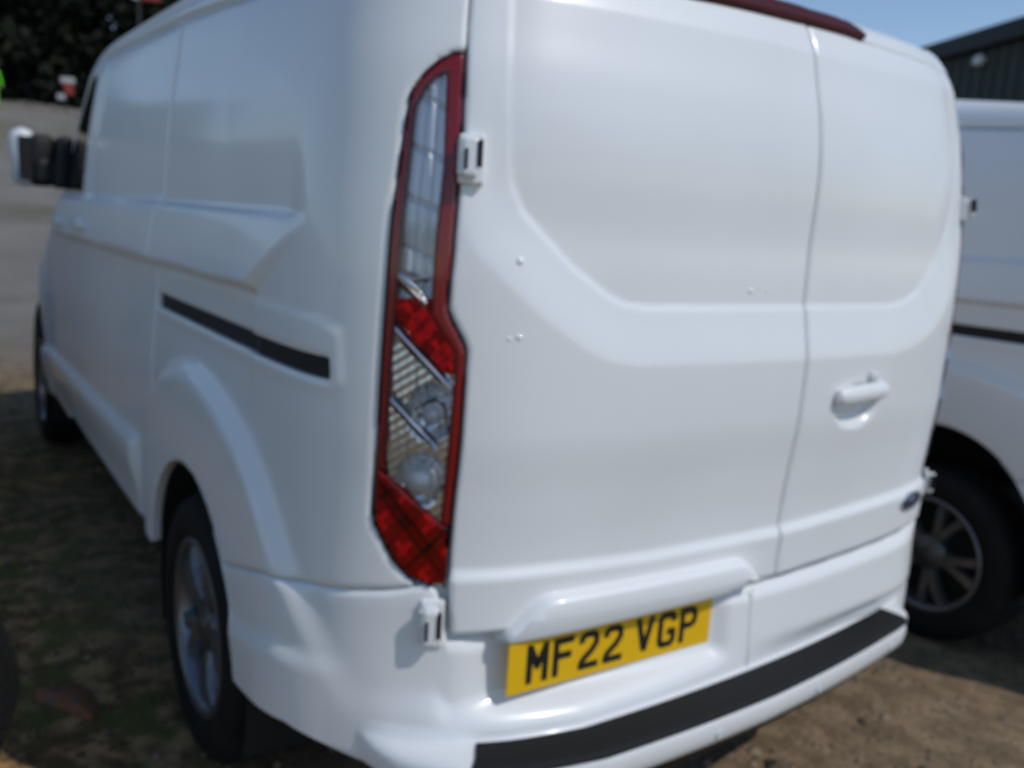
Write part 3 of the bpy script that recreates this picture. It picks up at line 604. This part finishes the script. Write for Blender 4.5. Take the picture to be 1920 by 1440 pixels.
# ------------------------------------------------------------------ the dark shed behind the right-hand van
def make_shed():
    P1 = Vector((15.32, 10.11, 0)); P2 = Vector((14.12, 7.70, 0)); u = (P1-P2).normalized(); nrm = Vector((-u.y, u.x, 0)); 
    if nrm.dot(Vector(CAM)-P1) < 0: nrm = -nrm
    H = 5.05; L0 = P2-u*7.5; length = 16.5; base = empty('metal_shed', L0); base.rotation_euler = (0, 0, math.atan2(u.y, u.x)); side = 1 if Vector((-u.y, u.x, 0)).dot(nrm) > 0 else -1
    tag(base, 'dark green corrugated metal shed beyond the right-hand van', 'shed')
    G = mat('dark_green_cladding', (.022, .030, .026), .45, noise=(1.5, (.035, .042, .036), .45, .7)); GT = mat('shed_trim', (.012, .013, .013), .5)
    pw = 1.0; proto = None
    for k in range(int(length)):
        if proto is None:
            prof = []
            for r in range(3):
                o = r*.333; prof += [(o, 0), (o+.11, 0), (o+.15, .055), (o+.27, .055), (o+.31, 0)]
            prof.append((.998, 0)); v = []
            for x, d in prof: v += [(x, side*d, -.2), (x, side*d, H-.28)]
            f = [(2*i, 2*i+2, 2*i+3, 2*i+1) for i in range(len(prof)-1)]
            o = mesh_obj('cladding_sheet', v, f, G, base, False); proto = o
        else: o = proto.copy(); link(o, base)
        o.location = (k*pw, 0, 0)
    MB().box((length/2-.25, side*.06, H-.14), (length+.4, .30, .30), bev=.02).build('fascia', GT, base)
    rf = MB(); rf.add([(-.2, side*.2, H), (length, side*.2, H), (length, -side*9, H+1.4), (-.2, -side*9, H+1.4), (-.2, side*.2, H+.03), (length, side*.2, H+.03), (length, -side*9, H+1.43), (-.2, -side*9, H+1.43)], [(0,1,2,3),(4,5,6,7),(0,1,5,4),(1,2,6,5),(2,3,7,6),(3,0,4,7)]); rf.build('roof', GT, base)
    MB().box((length/2, -side*4.5, H/2-.1), (length-.4, 8.6, H-.1)).build('wall', GT, base)
    # lamp on the wall
    x = (P2-L0).length+(1863-1920)/(1750-1920)*(P1-P2).length
    lm = empty('wall_lamp', base.matrix_world @ Vector((0, 0, 0))); return base, x, side, u, nrm, L0
shed, lamp_x, shed_side, su, sn, sL0 = make_shed()
lm = [o for o in bpy.data.objects if o.name == 'wall_lamp'][0]
lm.location = sL0+su*lamp_x+sn*.12+Vector((0, 0, 4.56)); lm.rotation_euler = (0, 0, math.atan2(su.y, su.x))
tag(lm, 'small white floodlight on the dark shed wall', 'lamp')
WHT = mat('white_plastic', (.8, .8, .8), .4)
MB().box((0, 0, 0), (.20, .14, .17), Euler((.35*shed_side, 0, 0)), bev=.03).build('lamp_body', WHT, lm, True); MB().box((0, -shed_side*.08, .0), (.06, .12, .06)).build('bracket', WHT, lm)
# ------------------------------------------------------------------ vans
van = make_van(); 
tag(van, 'white panel van in the foreground, seen from its rear left corner, yellow plate', 'van', 'white vans parked side by side')
van2 = copy_tree(van); van2.location = (2.665, -.30, -.02)
tag(van2, 'white van at the right edge, partly hidden behind the foreground van', 'van', 'white vans parked side by side')
CARBLACK = mat('black_paint', (.010, .010, .011), .3, coat=.8)
SCZ = .74
car = copy_tree(van, skip=('plate_moulding', 'oval_badge')); car.name = 'added_car'; car.location = (-2.80, 2.3, 0); car.scale = (1, .86, SCZ)  # unseen black vehicle, added to darken the van's left side and reflect in it
def repaint(o):
    for c in o.children:
        for sl in c.material_slots:
            if sl.material in (PAINT, PAINT_IN): sl.link = 'OBJECT'; sl.material = CARBLACK
        repaint(c)
repaint(car)
tag(car, 'unseen black vehicle added at the left to darken and mirror in the van side', 'car')
add_wheels(car); [setattr(c, 'scale', (1, 1/.86, 1/SCZ)) or setattr(c, 'location', (c.location.x, c.location.y, .335/SCZ)) or setattr(c, 'rotation_euler', (0, 0, c.rotation_euler[2])) for c in car.children if c.name.startswith('wheel') and not c.name.startswith('wheel_h')]
add_plate(van); add_wheels(van); add_wheels(van2, .09)
# ------------------------------------------------------------------ trees on the bank
BARK = mat('bark', (.035, .027, .02), .9)
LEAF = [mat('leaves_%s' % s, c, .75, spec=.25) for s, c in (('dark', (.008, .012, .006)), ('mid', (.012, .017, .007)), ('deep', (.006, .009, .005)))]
def tree(x, y, h, rad, seed, label):
    r = np.random.default_rng(seed); z = float(ground_z(x, y))-.2; root = empty('tree', (x, y, z)); tag(root, label, 'tree', 'trees along the top of the bank')
    t = MB(); lean = r.normal(0, .03, 2); p = Vector((0, 0, 0)); rr = .22
    for k in range(5):
        q = p+Vector((lean[0]*h*.2+r.normal(0, .08), lean[1]*h*.2+r.normal(0, .08), h*.17)); t.tube(p, q, rr, rr*.78, 9, k in (0, 4)); p = q; rr *= .78
        for b in range(3):
            a = r.uniform(0, 6.28); e = p+Vector((math.cos(a)*rad*.7, math.sin(a)*rad*.7, h*r.uniform(.05, .16))); t.tube(p, e, rr*.5, .03, 6, False)
    t.build('trunk', BARK, root)
    # leaf clumps through the crown's volume
    n = 150; cs = []
    for i in range(n):
        a = r.uniform(0, 6.28); zz = r.uniform(.10, 1); rm = rad*(.55+.45*math.sin(math.pi*min(1, zz*.85+.12)))*(1-.55*max(0, zz-.55)/.45); q = rm*math.sqrt(r.uniform(.1, 1)); cs.append((q*math.cos(a), q*math.sin(a), zz*h))
    cs = np.array(cs); per = 48; c = np.repeat(cs, per, 0)+r.normal(0, 1, (n*per, 3))*np.array([.42, .42, .36]); m = len(c)
    ax = r.normal(0, 1, (m, 3)); ax /= np.linalg.norm(ax, axis=1, keepdims=True); bx = np.cross(ax, r.normal(0, 1, (m, 3))); bx /= np.linalg.norm(bx, axis=1, keepdims=True)
    s = r.uniform(.16, .36, (m, 1)); v = np.stack([c-ax*s, c+bx*s*.55, c+ax*s, c-bx*s*.55], 1).reshape(-1, 3); f = np.arange(4*m).reshape(-1, 4)
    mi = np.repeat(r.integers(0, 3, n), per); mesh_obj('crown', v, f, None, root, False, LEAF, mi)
TREES = [(-3.6, 46.5, 11.5, 3.4, 'dark tree out past the left end of the bank'), (1.0, 45.5, 12, 3.2, 'dark tree at the far left behind the green-clad person'), (4.6, 46.5, 12.5, 3.3, 'dark tree on the bank above the van mirror'),
         (8.2, 45.8, 12, 3.3, 'dark tree on the bank behind the van roof front'), (12.0, 47, 12, 3.4, 'dark tree hidden in line with the van roof'), (2.8, 49.5, 14, 3.6, 'taller dark tree in the second row at the left'), (6.6, 50, 14.5, 3.7, 'taller dark tree in the second row near the van roof'), (-.8, 50, 13.5, 3.6, 'taller dark tree in the second row at the frame edge')]
for i, (x, y, h, rad, lb) in enumerate(TREES): tree(x, y, h, rad, 100+i, lb)
def hedge():
    r = np.random.default_rng(5); m = 15000; x = r.uniform(-12, 18, m); y = r.normal(46.2, .9, m); h = r.uniform(0, 1, m)**.8*(3.0+.6*np.sin(x*.9)); z = ground_z(x, y)+h; c = np.stack([x, y, z], 1)
    ax = r.normal(0, 1, (m, 3)); ax /= np.linalg.norm(ax, axis=1, keepdims=True); bx = np.cross(ax, r.normal(0, 1, (m, 3))); bx /= np.linalg.norm(bx, axis=1, keepdims=True); s = r.uniform(.12, .30, (m, 1))
    v = np.stack([c-ax*s, c+bx*s*.6, c+ax*s, c-bx*s*.6], 1).reshape(-1, 3)
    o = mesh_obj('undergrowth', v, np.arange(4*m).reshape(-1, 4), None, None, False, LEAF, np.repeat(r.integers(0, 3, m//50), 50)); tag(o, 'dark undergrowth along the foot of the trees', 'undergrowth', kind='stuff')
hedge()
# ------------------------------------------------------------------ small far things
def at(az, d, dz=0):
    x = CAM[0]+d*math.sin(az); y = CAM[1]+d*math.cos(az); return Vector((x, y, float(ground_z(x, y))+dz))
def person():
    p = at(.0675, 41.5); root = empty('person', p, R_(200)); tag(root, 'person in fluorescent green work clothes at the far left edge', 'person')
    J = dict(pel=(0,0,.95,.15), chest=(0,0,1.32,.17), neck=(0,0,1.50,.065), head=(0,.01,1.62,.095), crown=(0,.0,1.74,.07), hl=(.10,0,.90,.10), kl=(.12,.02,.50,.075), al=(.13,-.02,.09,.055), tl=(.14,.14,.04,.045), hr=(-.10,0,.90,.10), kr=(-.12,.02,.50,.075), ar=(-.14,-.02,.09,.055), tr=(-.15,.14,.04,.045),
             sl=(.19,0,1.42,.075), el=(.27,.02,1.14,.058), wl=(.27,.12,.92,.042), gl=(.26,.16,.83,.04), sr=(-.19,0,1.42,.075), er=(-.27,.02,1.14,.058), wr=(-.27,.12,.92,.042), gr=(-.26,.16,.83,.04))
    E_ = [('pel','chest'),('chest','neck'),('neck','head'),('head','crown'),('pel','hl'),('hl','kl'),('kl','al'),('al','tl'),('pel','hr'),('hr','kr'),('kr','ar'),('ar','tr'),('chest','sl'),('sl','el'),('el','wl'),('wl','gl'),('chest','sr'),('sr','er'),('er','wr'),('wr','gr')]
    k = list(J); me = bpy.data.meshes.new('body'); me.from_pydata([J[i][:3] for i in k], [(k.index(a), k.index(b)) for a, b in E_], []); o = link(bpy.data.objects.new('body', me), root)
    sm = o.modifiers.new('Skin', 'SKIN'); sv = me.skin_vertices[0].data
    for i, n in enumerate(k): sv[i].radius = (J[n][3], J[n][3]*.85)
    sv[0].use_root = True
    o.modifiers.new('Subdivision', 'SUBSURF').levels = 1; o.modifiers['Subdivision'].render_levels = 1
    dg = bpy.context.evaluated_depsgraph_get(); me2 = bpy.data.meshes.new_from_object(o.evaluated_get(dg)); o.modifiers.clear(); o.data = me2; me2.materials.clear()
    for m in (mat('hivis_green', (.16, .78, .02), .7), mat('skin', (.45, .30, .23), .6), mat('boots', (.03, .025, .02), .8), mat('hair', (.35, .34, .33), .8)): me2.materials.append(m)
    for f in me2.polygons:
        c = f.center; f.use_smooth = True; f.material_index = 3 if c.z > 1.69 else 1 if c.z > 1.49 or (abs(c.x) > .2 and c.z < .90) else 2 if c.z < .12 else 0
person()
def marker():
    REDP = mat('sign_red', (.24, .028, .018), .6); WHTD = mat('dull_white', (.42, .41, .42), .6); DKP = mat('dark_post', (.03, .03, .03), .7)
    b = empty('marker_board', at(.1275, 43.2), R_(-7)); tag(b, 'red and white board on a short post beyond the van cab window', 'sign')
    MB().tube((0, 0, -.3), (0, 0, 1.45), .03).build('post', DKP, b)
    for x_, z, w_, m in ((.10, 1.34, .52, WHTD), (.12, 1.10, .40, REDP), (.16, .88, .34, REDP), (-.16, .66, .28, WHTD)): MB().box((x_, -.05, z), (w_, .03, .21), bev=.006).build('board', m, b)
    s = empty('tall_sign', at(.2005, 40), R_(-11)); tag(s, 'red and white sign just above the front of the van roof', 'sign')
    MB().tube((-.3, 0, -.3), (-.3, 0, 5.5), .06).build('post', DKP, s); MB().box((.10, -.1, 5.22), (.74, .05, .62), bev=.02).build('sign_face', REDP, s)
    MB().box((-.42, -.1, 5.15), (.24, .05, .5), bev=.02).build('sign_face', WHTD, s)
marker()
def loose_tyre():
    c = Vector((-1.66, .93, .30)); t = empty('loose_tyre', (c.x, c.y, float(ground_z(c.x, c.y)))); tag(t, 'worn black tyre standing at the lower left edge', 'tyre')
    o = MB().lathe([(.19,-.085),(.22,-.10),(.26,-.105),(.288,-.098),(.305,-.078),(.31,0),(.305,.078),(.288,.098),(.26,.105),(.22,.10),(.19,.085),(.185,0)], 72, True).build('tyre_wall', RUBBER, t, True)
    o.location = (0, 0, .305); o.rotation_euler = (0, 0, R_(75))
    g = MB()
    for i in range(60):
        a = 2*math.pi*i/60
        for xo in (-.05, 0, .05): g.box(Matrix.Rotation(a, 3, 'X') @ Vector((xo, 0, .309)), (.036, .022, .008), Matrix.Rotation(a, 3, 'X'))
    k = g.build('tread_blocks', RUBBER, t); k.location = o.location; k.rotation_euler = o.rotation_euler
loose_tyre()
def scraps():
    OR = mat('rusty_orange', (.30, .10, .035), .8, noise=(22, (.17, .09, .05), .42, .6)); r = np.random.default_rng(3)
    n = 26; v = [(0, 0, .0035)]; 
    for i in range(n):
        a = 2*math.pi*i/n; q = 1+.18*math.sin(3*a+1)+.1*math.sin(5*a); v.append((.052*q*math.cos(a), .115*q*math.sin(a), .001+.0025*abs(math.sin(2*a))))
    f = [(0, 1+i, 1+(i+1) % n) for i in range(n)]
    lo = [(p[0], p[1], -.012) for p in v]; f += [(n+1, n+2+(i+1) % n, n+2+i) for i in range(n)]+[(1+i, n+2+i, n+2+(i+1) % n, 1+(i+1) % n) for i in range(n)]
    o = mesh_obj('rusty_scrap', v+lo, f, OR); o.location = (-1.19, 1.33, float(ground_z(-1.19, 1.33))+.010); o.rotation_euler = (0, 0, .5); tag(o, 'flat rusty orange scrap on the ground beside the rear wheel', 'litter')
scraps()
def debris():
    r = np.random.default_rng(11); m = 6500; x = r.uniform(-3.2, 3.2, m); y = r.uniform(-1.6, 6.5, m); z = ground_z(x, y); s = r.gamma(2.0, .0032, m)+.003
    base = np.array([(1,0,0),(-1,0,0),(0,1,0),(0,-1,0),(0,0,1),(0,0,-1)], float); fc = np.array([(0,2,4),(2,1,4),(1,3,4),(3,0,4),(2,0,5),(1,2,5),(3,1,5),(0,3,5)])
    v = (base[None]*(r.uniform(.6, 1.3, (m, 6, 1)))*s[:, None, None]*np.array([1, 1, .7]))+np.stack([x, y, z+s*.15], 1)[:, None]
    f = (fc[None]+np.arange(m)[:, None, None]*6).reshape(-1, 3)
    mats = [mat('stone_tan', (.28, .21, .14), .9), mat('stone_grey', (.18, .14, .10), .9), mat('clod', (.10, .075, .05), .95)]
    tag(mesh_obj('gravel', v.reshape(-1, 3), f, None, None, False, mats, np.repeat(r.integers(0, 3, m), 8)), 'loose stones and clods scattered over the earth', 'gravel', kind='stuff')
    n = 420; gx = np.concatenate([r.uniform(-2.2, -.9, n//2), r.uniform(-2.5, 3, n-n//2)]); gy = np.concatenate([r.uniform(.6, 6.5, n//2), r.uniform(-1.5, 7, n-n//2)]); V = []; Fq = []
    for a, b in zip(gx, gy):
        if abs(a) < .9 and 0 < b < 5: continue
        zz = float(ground_z(a, b))
        for k in range(r.integers(4, 10)):
            t = r.uniform(0, 6.28); h = r.uniform(.012, .045); dx, dy = math.cos(t), math.sin(t); px, py = a+r.normal(0, .02), b+r.normal(0, .02); w_ = .0028; o = len(V)
            V += [(px-dy*w_, py+dx*w_, zz-.004), (px+dy*w_, py-dx*w_, zz-.004), (px+dx*h*.35+dy*w_*.7, py+dy*h*.35-dx*w_*.7, zz+h*.7), (px+dx*h*.35-dy*w_*.7, py+dy*h*.35+dx*w_*.7, zz+h*.7), (px+dx*h*.8, py+dy*h*.8, zz+h)]
            Fq += [(o, o+1, o+2, o+3), (o+3, o+2, o+4)]
    tag(mesh_obj('grass', V, Fq, mat('grass', (.05, .075, .02), .8), None, False), 'thin grass and moss tufts in the earth', 'grass', kind='stuff')
debris()
